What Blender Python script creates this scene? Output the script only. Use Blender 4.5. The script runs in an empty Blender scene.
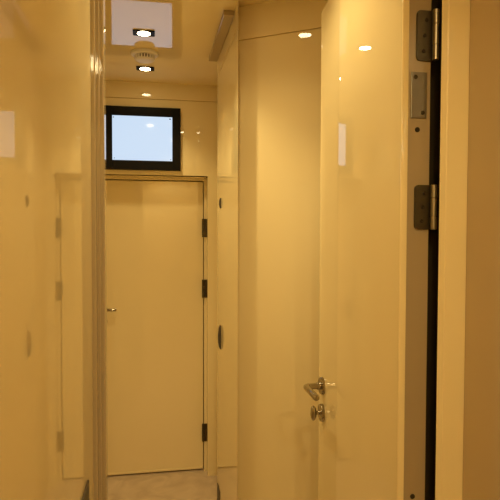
import bpy, bmesh, math
from mathutils import Matrix, Vector

sc = bpy.context.scene
COL = sc.collection
PI = math.pi

# ------------------------------------------------------------------ materials
def nt(name):
    m = bpy.data.materials.new(name)
    m.use_nodes = True
    n = m.node_tree.nodes
    return m, n, m.node_tree.links, n['Principled BSDF']

def lacquer(name, col, col2, coat_rough=.02, coat_ior=1.5, base_rough=.5, bump=.0, scale=3.0, tint=(1,1,1)):
    """glossy varnished paint with a faint cloudy variation"""
    m, n, l, p = nt(name)
    tc = n.new('ShaderNodeTexCoord')
    nz = n.new('ShaderNodeTexNoise'); nz.inputs['Scale'].default_value = scale; nz.inputs['Detail'].default_value = 4
    rp = n.new('ShaderNodeValToRGB')
    rp.color_ramp.elements[0].position = .3; rp.color_ramp.elements[0].color = (*col, 1)
    rp.color_ramp.elements[1].position = .7; rp.color_ramp.elements[1].color = (*col2, 1)
    l.new(tc.outputs['Object'], nz.inputs['Vector']); l.new(nz.outputs['Fac'], rp.inputs['Fac'])
    l.new(rp.outputs['Color'], p.inputs['Base Color'])
    p.inputs['Roughness'].default_value = base_rough
    p.inputs['Specular IOR Level'].default_value = 0.0
    p.inputs['Coat Weight'].default_value = 1.0
    p.inputs['Coat Roughness'].default_value = coat_rough
    p.inputs['Coat IOR'].default_value = coat_ior
    p.inputs['Coat Tint'].default_value = (*tint, 1)
    if bump:
        b = n.new('ShaderNodeBump'); b.inputs['Strength'].default_value = bump; b.inputs['Distance'].default_value = .002
        n2 = n.new('ShaderNodeTexNoise'); n2.inputs['Scale'].default_value = 9; n2.inputs['Detail'].default_value = 1
        l.new(tc.outputs['Object'], n2.inputs['Vector']); l.new(n2.outputs['Fac'], b.inputs['Height'])
        l.new(b.outputs['Normal'], p.inputs['Coat Normal'])
    return m

def metal(name, col, rough):
    m, n, l, p = nt(name)
    nz = n.new('ShaderNodeTexNoise'); nz.inputs['Scale'].default_value = 60
    mr = n.new('ShaderNodeMapRange'); mr.inputs['To Min'].default_value = rough*.8; mr.inputs['To Max'].default_value = rough*1.25
    l.new(nz.outputs['Fac'], mr.inputs['Value']); l.new(mr.outputs['Result'], p.inputs['Roughness'])
    p.inputs['Base Color'].default_value = (*col, 1); p.inputs['Metallic'].default_value = 1
    return m

def plain(name, col, rough=.5, spec=.5):
    m, n, l, p = nt(name)
    nz = n.new('ShaderNodeTexNoise'); nz.inputs['Scale'].default_value = 40
    mx = n.new('ShaderNodeMix'); mx.data_type = 'RGBA'
    mx.inputs['A'].default_value = (*col, 1); mx.inputs['B'].default_value = (*[c*.85 for c in col], 1)
    l.new(nz.outputs['Fac'], mx.inputs['Factor']); l.new(mx.outputs['Result'], p.inputs['Base Color'])
    p.inputs['Roughness'].default_value = rough; p.inputs['Specular IOR Level'].default_value = spec
    return m

def emit(name, col, strength, coat=False):
    m, n, l, p = nt(name)
    p.inputs['Base Color'].default_value = (.02, .02, .02, 1)
    p.inputs['Emission Color'].default_value = (*col, 1)
    p.inputs['Emission Strength'].default_value = strength
    p.inputs['Roughness'].default_value = .06 if coat else .4
    p.inputs['Specular IOR Level'].default_value = .5 if coat else 0
    return m

CREAM, CREAM2 = (.80, .685, .405), (.785, .67, .39)
M_WALL = lacquer('cream_lacquer', CREAM, CREAM2, .025)
M_SIDE = lacquer('cream_gloss_panel', CREAM, CREAM2, .008, 1.95)
M_DOOR = lacquer('cream_gloss_door', CREAM, CREAM2, .008, 1.75)
M_CEIL = lacquer('ceiling_gloss', (.86, .73, .43), (.85, .72, .42), .015, 2.0)
M_TRIM = lacquer('cream_trim', CREAM, CREAM2, .06)
M_RAIL = lacquer('shaded_rail', (.40, .31, .18), (.39, .30, .17), .1)  # dim underside of the rail is put into this darker tan
M_STEEL = metal('satin_steel', (.30, .27, .215), .32)
M_DSTEEL = metal('aged_steel', (.10, .085, .058), .36)
M_PLATE = metal('dull_steel_plate', (.19, .17, .135), .36)
M_SCREW = metal('dark_screw', (.05, .042, .03), .4)
M_CHROME = metal('polished_chrome', (.38, .345, .28), .09)
M_BLACK = plain('black_plastic', (.008, .007, .006), .5, .12)
M_GAP = plain('dark_gap', (.04, .03, .016), .8, .2)  # near-black carrying the shade inside gaps and holes
M_DARKPLATE = plain('dark_bronze_plate', (.06, .045, .028), .5)
M_WHITE = plain('white_plastic', (.80, .76, .68), .45)
M_SCREEN = emit('lit_screen', (.64, .80, 1.0), .92, True)
M_LAMP = emit('lamp_glow', (1.0, .80, .45), 42.0)
M_EDGE = lacquer('tan_door_edge', (.36, .285, .18), (.35, .275, .17), .2)  # darker tan than the cream door faces
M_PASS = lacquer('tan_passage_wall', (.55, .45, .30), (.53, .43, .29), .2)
M_JAMB = lacquer('tan_jamb', (.42, .34, .22), (.40, .325, .21), .05)

def floor_mat():
    m, n, l, p = nt('marbled_beige_floor')
    tc = n.new('ShaderNodeTexCoord')
    nz = n.new('ShaderNodeTexNoise'); nz.inputs['Scale'].default_value = 7; nz.inputs['Detail'].default_value = 9
    nz.inputs['Distortion'].default_value = 1.2
    rp = n.new('ShaderNodeValToRGB')
    e = rp.color_ramp.elements
    e[0].position = .35; e[0].color = (.47, .37, .26, 1)
    e[1].position = .68; e[1].color = (.60, .49, .35, 1)
    l.new(tc.outputs['Object'], nz.inputs['Vector']); l.new(nz.outputs['Fac'], rp.inputs['Fac'])
    l.new(rp.outputs['Color'], p.inputs['Base Color'])
    p.inputs['Roughness'].default_value = .45
    return m
M_FLOOR = floor_mat()

# ------------------------------------------------------------------ mesh helpers
def box(bm, x0, x1, y0, y1, z0, z1, bev=0, seg=2):
    r = bmesh.ops.create_cube(bm, size=1)
    vs = r['verts']
    for v in vs:
        v.co = Vector((x0 + (v.co.x+.5)*(x1-x0), y0 + (v.co.y+.5)*(y1-y0), z0 + (v.co.z+.5)*(z1-z0)))
    if bev:
        es = list({e for v in vs for e in v.link_edges})
        bmesh.ops.bevel(bm, geom=es, offset=bev, segments=seg, affect='EDGES', profile=.5)

def prism(bm, pts, z0, z1):
    lo = [bm.verts.new((x, y, z0)) for x, y in pts]
    hi = [bm.verts.new((x, y, z1)) for x, y in pts]
    n = len(pts)
    fs = [bm.faces.new(lo[::-1]), bm.faces.new(hi)]
    for i in range(n):
        fs.append(bm.faces.new((lo[i], lo[(i+1) % n], hi[(i+1) % n], hi[i])))
    bmesh.ops.recalc_face_normals(bm, faces=fs)

def lathe(bm, prof, c, axis='z', n=40):
    """surface of revolution: prof = [(r, h)...] along axis through c"""
    A = {'z': (Vector((1,0,0)), Vector((0,1,0)), Vector((0,0,1))),
         'x': (Vector((0,1,0)), Vector((0,0,1)), Vector((1,0,0))),
         'y': (Vector((0,0,1)), Vector((1,0,0)), Vector((0,1,0)))}[axis]
    c = Vector(c); rings = []
    for r, h in prof:
        if r < 1e-6:
            rings.append([bm.verts.new(c + A[2]*h)])
        else:
            rings.append([bm.verts.new(c + A[0]*(r*math.cos(2*PI*i/n)) + A[1]*(r*math.sin(2*PI*i/n)) + A[2]*h) for i in range(n)])
    fs = []
    for a, b in zip(rings, rings[1:]):
        for i in range(n):
            j = (i+1) % n
            q = [a[i % len(a)], a[j % len(a)], b[j % len(b)], b[i % len(b)]]
            u = []
            for v in q:
                if v not in u: u.append(v)
            if len(u) > 2: fs.append(bm.faces.new(u))
    if len(rings[0]) > 1: fs.append(bm.faces.new(rings[0][::-1]))
    if len(rings[-1]) > 1: fs.append(bm.faces.new(rings[-1]))
    bmesh.ops.recalc_face_normals(bm, faces=fs)

def tube(bm, pts, rad, n=16):
    """round bar along a polyline with rounded ends; rad = number or list"""
    pts = [Vector(p) for p in pts]
    if not isinstance(rad, (list, tuple)): rad = [rad]*len(pts)
    rings = []
    for i, p in enumerate(pts):
        d = (pts[min(i+1, len(pts)-1)] - pts[max(i-1, 0)]).normalized()
        up = Vector((0,0,1)) if abs(d.z) < .9 else Vector((1,0,0))
        a = d.cross(up).normalized(); b = a.cross(d).normalized()
        rings.append([bm.verts.new(p + a*(rad[i]*math.cos(2*PI*k/n)) + b*(rad[i]*math.sin(2*PI*k/n))) for k in range(n)])
    fs = []
    for a, b in zip(rings, rings[1:]):
        for k in range(n):
            fs.append(bm.faces.new((a[k], a[(k+1) % n], b[(k+1) % n], b[k])))
    fs.append(bm.faces.new(rings[0][::-1])); fs.append(bm.faces.new(rings[-1]))
    bmesh.ops.recalc_face_normals(bm, faces=fs)

def obj(name, bm, m, parent=None, smooth=False):
    me = bpy.data.meshes.new(name)
    bm.to_mesh(me); bm.free()
    me.materials.append(m)
    if smooth:
        for f in me.polygons: f.use_smooth = True
        try: me.set_sharp_from_angle(angle=math.radians(35))
        except Exception: pass
    o = bpy.data.objects.new(name, me); COL.objects.link(o)
    if parent is not None:
        o.parent = parent
        o.matrix_parent_inverse = Matrix.Translation(-parent.location) if parent.parent is None else Matrix()
    return o

def empty(name, loc):
    o = bpy.data.objects.new(name, None); COL.objects.link(o); o.location = loc
    o.empty_display_size = .1
    return o

def tag(o, label, cat, group=None, kind=None):
    o['label'] = label; o['category'] = cat
    if group: o['group'] = group
    if kind: o['kind'] = kind
    return o

def struct(name, bm, m, label=None, cat=None, smooth=False):
    o = obj(name, bm, m, smooth=smooth); o['kind'] = 'structure'
    if label: o['label'] = label; o['category'] = cat
    return o

B = bmesh.new
CEIL = 2.615
JZ0, JZ1 = 2.505, 2.510          # thin joint line under the top band of the panels

# ------------------------------------------------------------------ setting
bm = B(); box(bm, -1.0, 1.3, -1.6, 4.1, -.1, 0); struct('floor', bm, M_FLOOR)
bm = B(); box(bm, -1.0, 1.3, -1.6, 4.1, CEIL, CEIL+.1); struct('ceiling', bm, M_CEIL)

def panelled(bm, poly, inner, JZ0=JZ0, JZ1=JZ1):
    """a wall footprint with a thin recessed joint below its top band"""
    prism(bm, poly, 0, JZ0); prism(bm, inner, JZ0, JZ1); prism(bm, poly, JZ1, CEIL)

# far wall around the end door: a box pier each side and the part above the door
YW, YD = 3.59, 3.692
OX0, OX1, OZ = -.395, .353, 2.018
RB = .412                        # the rebate behind the right-hand casing
bm = B()
panelled(bm, [(OX1, YW), (.60, YW), (.60, 3.95), (RB, 3.95), (RB, YW+.035), (OX1, YW+.035)], [(OX1, YW+.01), (.60, YW+.01), (.60, 3.95), (RB, 3.95), (RB, YW+.035), (OX1, YW+.035)])
panelled(bm, [(-.60, YW), (OX0, YW), (OX0, 3.95), (-.60, 3.95)], [(-.60, YW+.01), (OX0, YW+.01), (OX0, 3.95), (-.60, 3.95)])
box(bm, OX0, OX1, YW, 3.95, OZ, JZ0); box(bm, OX0, OX1, YW+.01, 3.95, JZ0, JZ1); box(bm, OX0, OX1, YW, 3.95, JZ1, CEIL)
box(bm, OX1, RB, YW+.035, 3.95, OZ, JZ0); box(bm, OX1, RB, YW+.035, 3.95, JZ0, CEIL)
bmesh.ops.remove_doubles(bm, verts=bm.verts, dist=1e-5)
struct('wall_end', bm, M_WALL)

# right wall: glossy panel beside the end door, set proud of the recess next to the pier
RX = .35
A = Vector((.360, 2.335)); D = Vector((.825, -.565)).normalized()
E = A + D*.80
bm = B()
panelled(bm, [(RX, 2.258), (.3625, 2.34), (.60, 2.36), (.60, 3.01), (RX, 3.01)], [(RX+.008, 2.30), (.3625, 2.34), (.60, 2.36), (.60, 3.01), (RX+.008, 3.01)])
struct('wall_right', bm, M_SIDE)
bm = B()
panelled(bm, [(.42, 3.01), (.60, 3.01), (.60, YW), (.42, YW)], [(.43, 3.01), (.60, 3.01), (.60, YW), (.43, YW)])
struct('wall_right_recess', bm, M_SIDE)
# slanted wall panel facing the doorway
N = Vector((-D.y, D.x))           # away from the viewer
bm = B()
P = lambda s, t: tuple(A + D*s + N*t)
panelled(bm, [P(0, 0), P(.80, 0), P(.80, .10), P(0.02, .10)], [P(0, .008), P(.80, .008), P(.80, .10), P(0.02, .10)], 2.470, 2.475)
struct('wall_diagonal', bm, M_WALL)
bm = B(); box(bm, .99, 1.09, 1.25, 1.86, 0, CEIL); struct('wall_far_right', bm, M_WALL)

# left side of the lobby beyond the doorway (hidden by the jamb, seen in reflections)
bm = B(); box(bm, -.60, -.47, 1.42, YW, 0, CEIL); struct('wall_left_lobby', bm, M_SIDE)

# near passage
LX, LY = -.144, 1.315
bm = B(); prism(bm, [(LX-.45, -1.5), (LX-.0115, -1.5), (LX, LY), (LX-.45, LY)], 0, CEIL); struct('wall_left', bm, M_SIDE)
NX = .652
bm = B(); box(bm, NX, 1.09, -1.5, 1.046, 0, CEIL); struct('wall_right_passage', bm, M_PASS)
bm = B(); box(bm, LX-.45, 1.09, -1.6, -1.5, 0, CEIL); struct('wall_back', bm, M_TRIM)

# door frame: left jamb
bm = B()
box(bm, LX-.45, LX+.010, LY+.002, 1.42, 0, 2.40, .003)
box(bm, LX-.20, LX+.018, LY+.022, 1.40, 0, 2.40, .003)
box(bm, LX-.20, LX+.0275, LY+.030, 1.395, 0, 2.40, .004)
struct('trim_1', bm, M_JAMB)
# right jamb with its rounded edge
bm = B()
prism(bm, [(.589, 1.047), (.5905, 1.0455), (.598, 1.0455), (.6, 1.049), (.603, 1.049), (.606, 1.0475), (1.09, 1.0475), (1.09, 1.25), (.645, 1.25), (.645, 1.12), (.627, 1.108)], 0, 2.40)
struct('trim_2', bm, M_TRIM)
bm = B(); box(bm, .590, .644, 1.125, 1.20, 0.005, 2.395, .003); s = struct('trim_3', bm, M_GAP)  # dark strip in the hinge gap, stands in for its shade
# wall over the doorway
bm = B(); prism(bm, [(LX-.45, 1.052), (1.09, 1.052), (1.09, 1.25), (-.11, 1.25), (-.11, 1.42), (LX-.45, 1.42)], 2.402, CEIL); struct('wall_header', bm, M_TRIM)

# ------------------------------------------------------------------ end door with its frame
bm = B()
fr = .018
box(bm, OX1-fr, RB-.001, YD-.022, 3.95, 0, OZ-.006, .002); box(bm, OX0, OX0+fr, YD-.022, 3.95, 0, OZ-.006, .002)
box(bm, OX0+fr, OX1-fr, YD-.022, 3.95, OZ-.006-fr, OZ-.006, .002)
# slim outer stop
box(bm, OX1+.004, OX1+.012, YW+.037, YD-.0275, 0, OZ-.004, .001); box(bm, OX0, OX0+.007, YW+.03, YD-.023, 0, OZ-.004, .001)
box(bm, OX0+.007, OX1-.007, YW+.03, YD-.023, OZ-.011, OZ-.004, .001)
struct('trim_4', bm, M_TRIM)
bm = B(); box(bm, OX0+fr, OX1-fr, YD+.03, 3.95, 0, .006); struct('trim_5', bm, M_GAP)   # dark strip put in for the shade of the gap under the door

DX0, DX1, DZ = OX0+fr+.003, OX1-fr-.004, OZ-.006-fr-.005
root = empty('door_1', ((DX0+DX1)/2, YD+.02, 0.014))
tag(root, 'plain cream door at the far end below the lit screen', 'door', kind='structure')
bm = B(); box(bm, DX0, DX1, YD, YD+.04, .009, DZ, .003); obj('leaf', bm, M_DOOR, root)
bm = B(); box(bm, DX0+.004, DX1-.004, YD-.006, YD-.0005, .011, .026, .002); obj('bottom_rail', bm, M_TRIM, root)
HX = DX1 + .002
for hz in (1.675, 1.262, .270):
    bm = B(); box(bm, HX-.012, HX+.070, YD-.027, YD-.0225, hz-.062, hz+.062, .0015); h = obj('hinge', bm, M_DSTEEL, root)
    bm = B(); lathe(bm, [(.0065, -.060), (.0065, -.021), (.0058, -.020), (.0058, -.018), (.0065, -.017), (.0065, .017), (.0058, .018), (.0058, .020), (.0065, .021), (.0065, .060), (.004, .063)], (HX-.002, YD-.030, hz), 'z', 20)
    obj('knuckle', bm, M_DSTEEL, h, True)
def lever_set(root, X, Y, z, along, out, L, mat):
    """round rose, neck and lever; along / out are unit vectors"""
    al, ou = Vector(along), Vector(out)
    base = Vector((X, Y, z))
    ax = 'y' if abs(ou.y) > .5 else 'x'
    s = ou.y if ax == 'y' else ou.x
    bm = B(); lathe(bm, [(.0285, 0), (.0285, s*.006), (.026, s*.009), (.012, s*.010), (.0, s*.010)], base, ax, 40); rose = obj('rose', bm, mat, root, True)
    bm = B()
    tube(bm, [base + ou*.008, base + ou*.020], .0115, 20)
    tube(bm, [base + ou*.018, base + ou*.042], .0095, 20)
    c = base + ou*.052
    pts = [base + ou*.040, base + ou*.050 + al*.001, base+ou*.056 + al*.006, base + ou*.058 + al*.016, base + ou*.058 + al*(L*.5), base + ou*.058 + al*(L-.006), base + ou*.058 + al*L]
    tube(bm, pts, [.0095, .0100, .0105, .0105, .0098, .0098, .007], 20)
    return obj('lever', bm, mat, root, True)
lever_set(root, -.335, YD, 1.134, (1, 0, 0), (0, -1, 0), .092, M_CHROME)
bm = B(); lathe(bm, [(.0285, 0), (.0285, -.006), (.026, -.009), (0, -.010)], (-.335, YD, 1.052), 'y', 40); lr = obj('lock_rose', bm, M_CHROME, root, True)
bm = B(); box(bm, -.338, -.332, YD-.013, YD-.0095, 1.044, 1.060, .001); obj('keyhole', bm, M_GAP, lr)

# ------------------------------------------------------------------ near door, folded back beside the doorway
root = empty('door_2', (.56, 1.09, 0))
tag(root, 'open glossy cream door at right with chrome lever and steel hinges', 'door', kind='structure')
FX, Y0, Y1, DT = .522, 1.086, 1.711, 2.362
prof = []
xx = FX
ys = [1.487 - (1.487 - Y0 - .004)*i/24 for i in range(25)]
for y in ys:
    prof.append((xx, y))
prof.reverse()
x0, y0_ = prof[-1]
for y in (1.490, 1.493, 1.52, 1.55, 1.60, 1.63, 1.66, Y1):
    prof.append((x0 + .075*(y-1.487), y))
BX = .586
poly = [(FX+.004, Y0)] + prof + [(BX, Y1), (BX, Y0)]
bm = B(); prism(bm, poly, .012, DT); lf = obj('leaf', bm, M_DOOR, root, True)
lf.data.materials.append(M_EDGE)
for f in lf.data.polygons:
    if f.normal.y < -.9: f.material_index = 1
# lipping on the hinge edge
bm = B(); box(bm, FX-.003, FX+.012, Y0-.006, Y0+.0035, .012, DT, .0025); obj('edge_lip', bm, M_TRIM, root, True)

def edge_hinge(z0, z1):
    y = Y0 - .0005
    zc = (z0+z1)/2
    # leaf plate with rounded outer corners
    bm = B()
    xa, xb, r, n = .5515, .587, .009, 6
    pts = [(xb, z0), (xb, z1)]
    for k in range(n+1):
        a = PI/2 + (PI/2)*k/n; pts.append((xa+r+r*math.cos(a), z1-r+r*math.sin(a)))
    for k in range(n+1):
        a = PI + (PI/2)*k/n; pts.append((xa+r+r*math.cos(a), z0+r+r*math.sin(a)))
    va = [bm.verts.new((x, y-.004, z)) for x, z in pts]; vb = [bm.verts.new((x, y, z)) for x, z in pts]
    fs = [bm.faces.new(va), bm.faces.new(vb)] + [bm.faces.new((va[i], va[(i+1) % len(va)], vb[(i+1) % len(va)], vb[i])) for i in range(len(va))]
    bmesh.ops.recalc_face_normals(bm, faces=fs)
    h = obj('hinge', bm, M_DSTEEL, root)
    bm = B(); yk = y-.012; xk = .5905; H = (z1-z0)/2
    p = []
    for a, b in ((-H, -H*.42), (-H*.40, H*.40), (H*.42, H)):
        p += [(.0060, a), (.0070, a+.001), (.0070, b-.001), (.0060, b)]
    lathe(bm, p, (xk, yk, zc), 'z', 24); obj('knuckle', bm, M_STEEL, h, True)
    for dx, dz in ((.026, H*.62), (.022, 0), (.020, -H*.62)):
        bm = B(); lathe(bm, [(.0042, 0), (.0042, -.0012), (.003, -.002), (.0014, -.0012), (0, -.0012)], (xa+dx-.004, y-.004, zc+dz), 'y', 18)
        obj('screw', bm, M_SCREW, h, True)
edge_hinge(2.013, 2.119)
edge_hinge(1.653, 1.749)
# plate and holes on the hinge edge
bm = B(); box(bm, .541, .577, Y0-.003, Y0-.0003, 1.891, 1.989, .001); pl = obj('edge_plate', bm, M_PLATE, root)
for x, z in ((.5675, 1.903), (.5505, 1.978)):
    bm = B(); lathe(bm, [(.0048, 0), (.0044, -.0012), (.002, -.0018), (0, -.001)], (x, Y0-.003, z), 'y', 18); obj('screw', bm, M_SCREW, pl, True)
for x, z in ((.557, 1.867), (.5565, 1.068)):
    bm = B(); lathe(bm, [(.0055, 0), (.0055, -.0012), (.003, -.0004), (0, -.0002)], (x, Y0-.0003, z), 'y', 18); obj('bolt_hole', bm, M_GAP, root, True)

RYH = 1.655
def face_x(y):
    for (xa, ya), (xb, yb) in zip(prof, prof[1:]):
        if ya <= y <= yb: return xa + (xb-xa)*(y-ya)/(yb-ya)
    return FX
hx = face_x(RYH) - .0005
lever_set(root, hx, RYH, 1.153, (0, -1, 0), (-1, 0, 0), .125, M_CHROME)
bm = B(); lathe(bm, [(.0285, 0), (.0285, -.006), (.026, -.009), (.010, -.010), (.0, -.010)], (hx, RYH, 1.066), 'x', 40); lr = obj('lock_rose', bm, M_CHROME, root, True)
bm = B()
tube(bm, [(hx-.008, RYH, 1.066), (hx-.026, RYH, 1.066)], .006, 16)
# oval turn piece
r = bmesh.ops.create_uvsphere(bm, u_segments=24, v_segments=14, radius=1)
for v in r['verts']:
    v.co = Vector((hx-.031 + v.co.x*.010, RYH + v.co.y*.013, 1.066 + v.co.z*.024))
obj('thumb_turn', bm, M_CHROME, lr, True)

# ------------------------------------------------------------------ lit screen over the end door
TX0, TX1, TZ0, TZ1 = -.305, .174, 2.047, 2.452
SX0, SX1, SZ0, SZ1 = -.260, .120, 2.108, 2.392
root = empty('wall_screen', ((TX0+TX1)/2, YW, TZ0))
tag(root, 'black framed lit white screen on the wall above the end door', 'screen')
bm = B()
box(bm, TX0, SX0, YW-.020, YW-.0005, TZ0, TZ1, .002); box(bm, SX1, TX1, YW-.020, YW-.0005, TZ0, TZ1, .002)
box(bm, SX0, SX1, YW-.020, YW-.0005, SZ1, TZ1, .002); box(bm, SX0, SX1, YW-.020, YW-.0005, TZ0, SZ0, .002)
obj('frame', bm, M_BLACK, root)
bm = B(); box(bm, SX0, SX1, YW-.017, YW-.004, SZ0, SZ1); obj('panel', bm, M_SCREEN, root)
for x, z, w in ((SX0+.008, SZ1-.012, .003), (SX1-.014, SZ1-.012, .006), (SX0+.012, SZ0+.012, .002), (SX1-.010, SZ0+.010, .002)):
    bm = B(); box(bm, x-w, x+w, YW-.0185, YW-.0172, z-.003, z+.003); obj('corner_mark', bm, M_BLACK, root)

# ------------------------------------------------------------------ ceiling fittings
LAMP_COL = (1.0, .76, .36)
def downlight(x, y, label, watts, cone=112, blend=.6, sz=.052, group='rectangular ceiling downlights'):
    root = empty('downlight', (x, y, CEIL))
    tag(root, label, 'ceiling light', group)
    bm = B(); r = .031; z0 = CEIL-.006
    # rectangular black bezel with a round opening
    n = 48; ring = []; sq = []
    for k in range(n):
        a = 2*PI*k/n; c, s = math.cos(a), math.sin(a); q = 1/max(abs(c)/sz, abs(s)/(sz*.66))
        ring.append((x+r*c, y+r*s)); sq.append((x+c*q, y+s*q))
    vi = [bm.verts.new((a, b, z0)) for a, b in ring]; vo = [bm.verts.new((a, b, z0)) for a, b in sq]
    wi = [bm.verts.new((a, b, CEIL-.0005)) for a, b in ring]; wo = [bm.verts.new((a, b, CEIL-.0005)) for a, b in sq]
    fs = []
    for k in range(n):
        j = (k+1) % n
        fs += [bm.faces.new((vi[k], vi[j], vo[j], vo[k])), bm.faces.new((wi[k], wi[j], wo[j], wo[k])),
               bm.faces.new((vi[k], vi[j], wi[j], wi[k])), bm.faces.new((vo[k], vo[j], wo[j], wo[k]))]
    bmesh.ops.recalc_face_normals(bm, faces=fs)
    obj('bezel', bm, M_BLACK, root)
    bm = B(); lathe(bm, [(.0305, 0), (.0305, -.0052), (.024, -.0066), (0, -.0074)], (x, y, CEIL-.001), 'z', 40)
    obj('lens', bm, M_LAMP, root, True)
    ld = bpy.data.lights.new('lamp', 'SPOT'); lo = bpy.data.objects.new('lamp', ld); COL.objects.link(lo)
    ld.energy = watts; ld.color = LAMP_COL; ld.spot_size = math.radians(cone); ld.spot_blend = blend; ld.shadow_soft_size = .03
    lo.parent = root; lo.location = (0, 0, -.045)
downlight(-.047, 3.285, 'rectangular black downlight nearest the lit screen, behind the smoke detector', 12)
downlight(-.045, 2.705, 'rectangular black downlight in front of the smoke detector', 14)
downlight(-.03, 2.15, 'rectangular black downlight above the lobby, third from the lit screen', 25)
downlight(.262, 1.90, 'rectangular black downlight over the open door and slanted wall panel', 7, 125, .75)
downlight(.21, 1.42, 'added unseen downlight just inside the doorway beside the open door', 20, 125, .75)  # unseen lamp added to brighten the face of the open door
downlight(.02, -.50, 'rectangular black downlight in the near passage before the doorway', 27, 168, .4)
downlight(.27, -1.1, 'added unseen downlight at the back of the near passage', 27, 168, .4)  # second passage lamp, unseen, added to lift the casing and passage wall

root = empty('smoke_detector', (-.046, 3.0, CEIL))
tag(root, 'round white smoke detector on the ceiling between two downlights', 'smoke detector')
c = (-.046, 3.0, CEIL-.0005)
bm = B(); lathe(bm, [(.070, 0), (.073, -.003), (.073, -.014), (.068, -.018), (.058, -.019), (0, -.019)], c, 'z', 48); obj('base', bm, M_WHITE, root, True)
bm = B(); lathe(bm, [(.046, -.019), (.046, -.037), (0, -.037)], c, 'z', 40); obj('vent_core', bm, M_GAP, root, True)
for k in range(20):
    a = 2*PI*k/20
    bm = B(); box(bm, -.005, .003, -.004, .004, -.0385, -.0185, .001)
    bmesh.ops.transform(bm, verts=bm.verts, matrix=Matrix.Translation(Vector(c)) @ Matrix.Rotation(a, 4, 'Z') @ Matrix.Translation((.051, 0, 0)))
    obj('vent_rib', bm, M_WHITE, root)
bm = B(); lathe(bm, [(.053, -.0375), (.054, -.040), (.048, -.045), (.030, -.047), (0, -.0475)], c, 'z', 48); obj('cap', bm, M_WHITE, root, True)

# cornice rail along the top of the right wall
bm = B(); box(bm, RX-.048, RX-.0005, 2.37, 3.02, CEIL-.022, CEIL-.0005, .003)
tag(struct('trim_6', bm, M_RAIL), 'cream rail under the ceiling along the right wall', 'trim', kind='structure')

# ------------------------------------------------------------------ small fittings
def pull(z, h, out, y, label):
    bm = B(); n = 14; pts = []
    for k in range(n+1):
        a = -PI/2 + PI*k/n
        pts.append((RX+.0003-out*math.cos(a)**.8 if abs(math.cos(a)) > 1e-6 else RX+.0003, z + h/2*math.sin(a)))
    va = [bm.verts.new((x, y-.011, zz)) for x, zz in pts]; vb = [bm.verts.new((x, y+.011, zz)) for x, zz in pts]
    fs = [bm.faces.new(va), bm.faces.new(vb)] + [bm.faces.new((va[i], va[(i+1) % len(va)], vb[(i+1) % len(va)], vb[i])) for i in range(len(va))]
    bmesh.ops.recalc_face_normals(bm, faces=fs)
    return tag(obj('door_pull', bm, M_DARKPLATE), label, 'handle')
pull(1.087, .13, .015, 2.85, 'larger dark half-oval pull on the right wall, at waist height')
pull(1.80, .055, .010, 2.85, 'small dark half-oval catch on the right wall above the larger pull')

bm = B(); box(bm, LX-.004, LX+.004, .86, 1.20, .74, 1.108, .001)
tag(obj('wall_plate', bm, M_DARKPLATE), 'dark plate low on the left glossy wall beside the jamb', 'plate')
bm = B(); box(bm, RX-.004, RX+.0003, 2.88, 2.98, .12, .236, .001)
tag(obj('wall_plate', bm, M_DARKPLATE), 'small dark plate low on the right wall near the end door', 'plate')

# ------------------------------------------------------------------ world, camera, view
w = bpy.data.worlds.new('world'); sc.world = w; w.use_nodes = True
w.node_tree.nodes['Background'].inputs['Color'].default_value = (.02, .015, .008, 1)
w.node_tree.nodes['Background'].inputs['Strength'].default_value = .2

cd = bpy.data.cameras.new('camera'); cam = bpy.data.objects.new('camera', cd); COL.objects.link(cam)
cd.sensor_width = 36; cd.sensor_height = 36; cd.sensor_fit = 'HORIZONTAL'; cd.lens = 36*540/500; cd.clip_start = .02
psi, pitch, roll = math.atan(.178), math.radians(1.87), math.radians(.15)
cam.matrix_world = Matrix.Translation((0, 0, 1.646)) @ Matrix.Rotation(-psi, 4, 'Z') @ Matrix.Rotation(PI/2 - pitch, 4, 'X') @ Matrix.Rotation(roll, 4, 'Z')
sc.camera = cam

vs = sc.view_settings
sc.display_settings.display_device = 'sRGB'
vs.view_transform = 'Standard'; vs.look = 'None'; vs.gamma = 1; vs.use_curve_mapping = False; vs.exposure = 0
sc.cycles.max_bounces = 16; sc.cycles.diffuse_bounces = 8; sc.cycles.glossy_bounces = 10
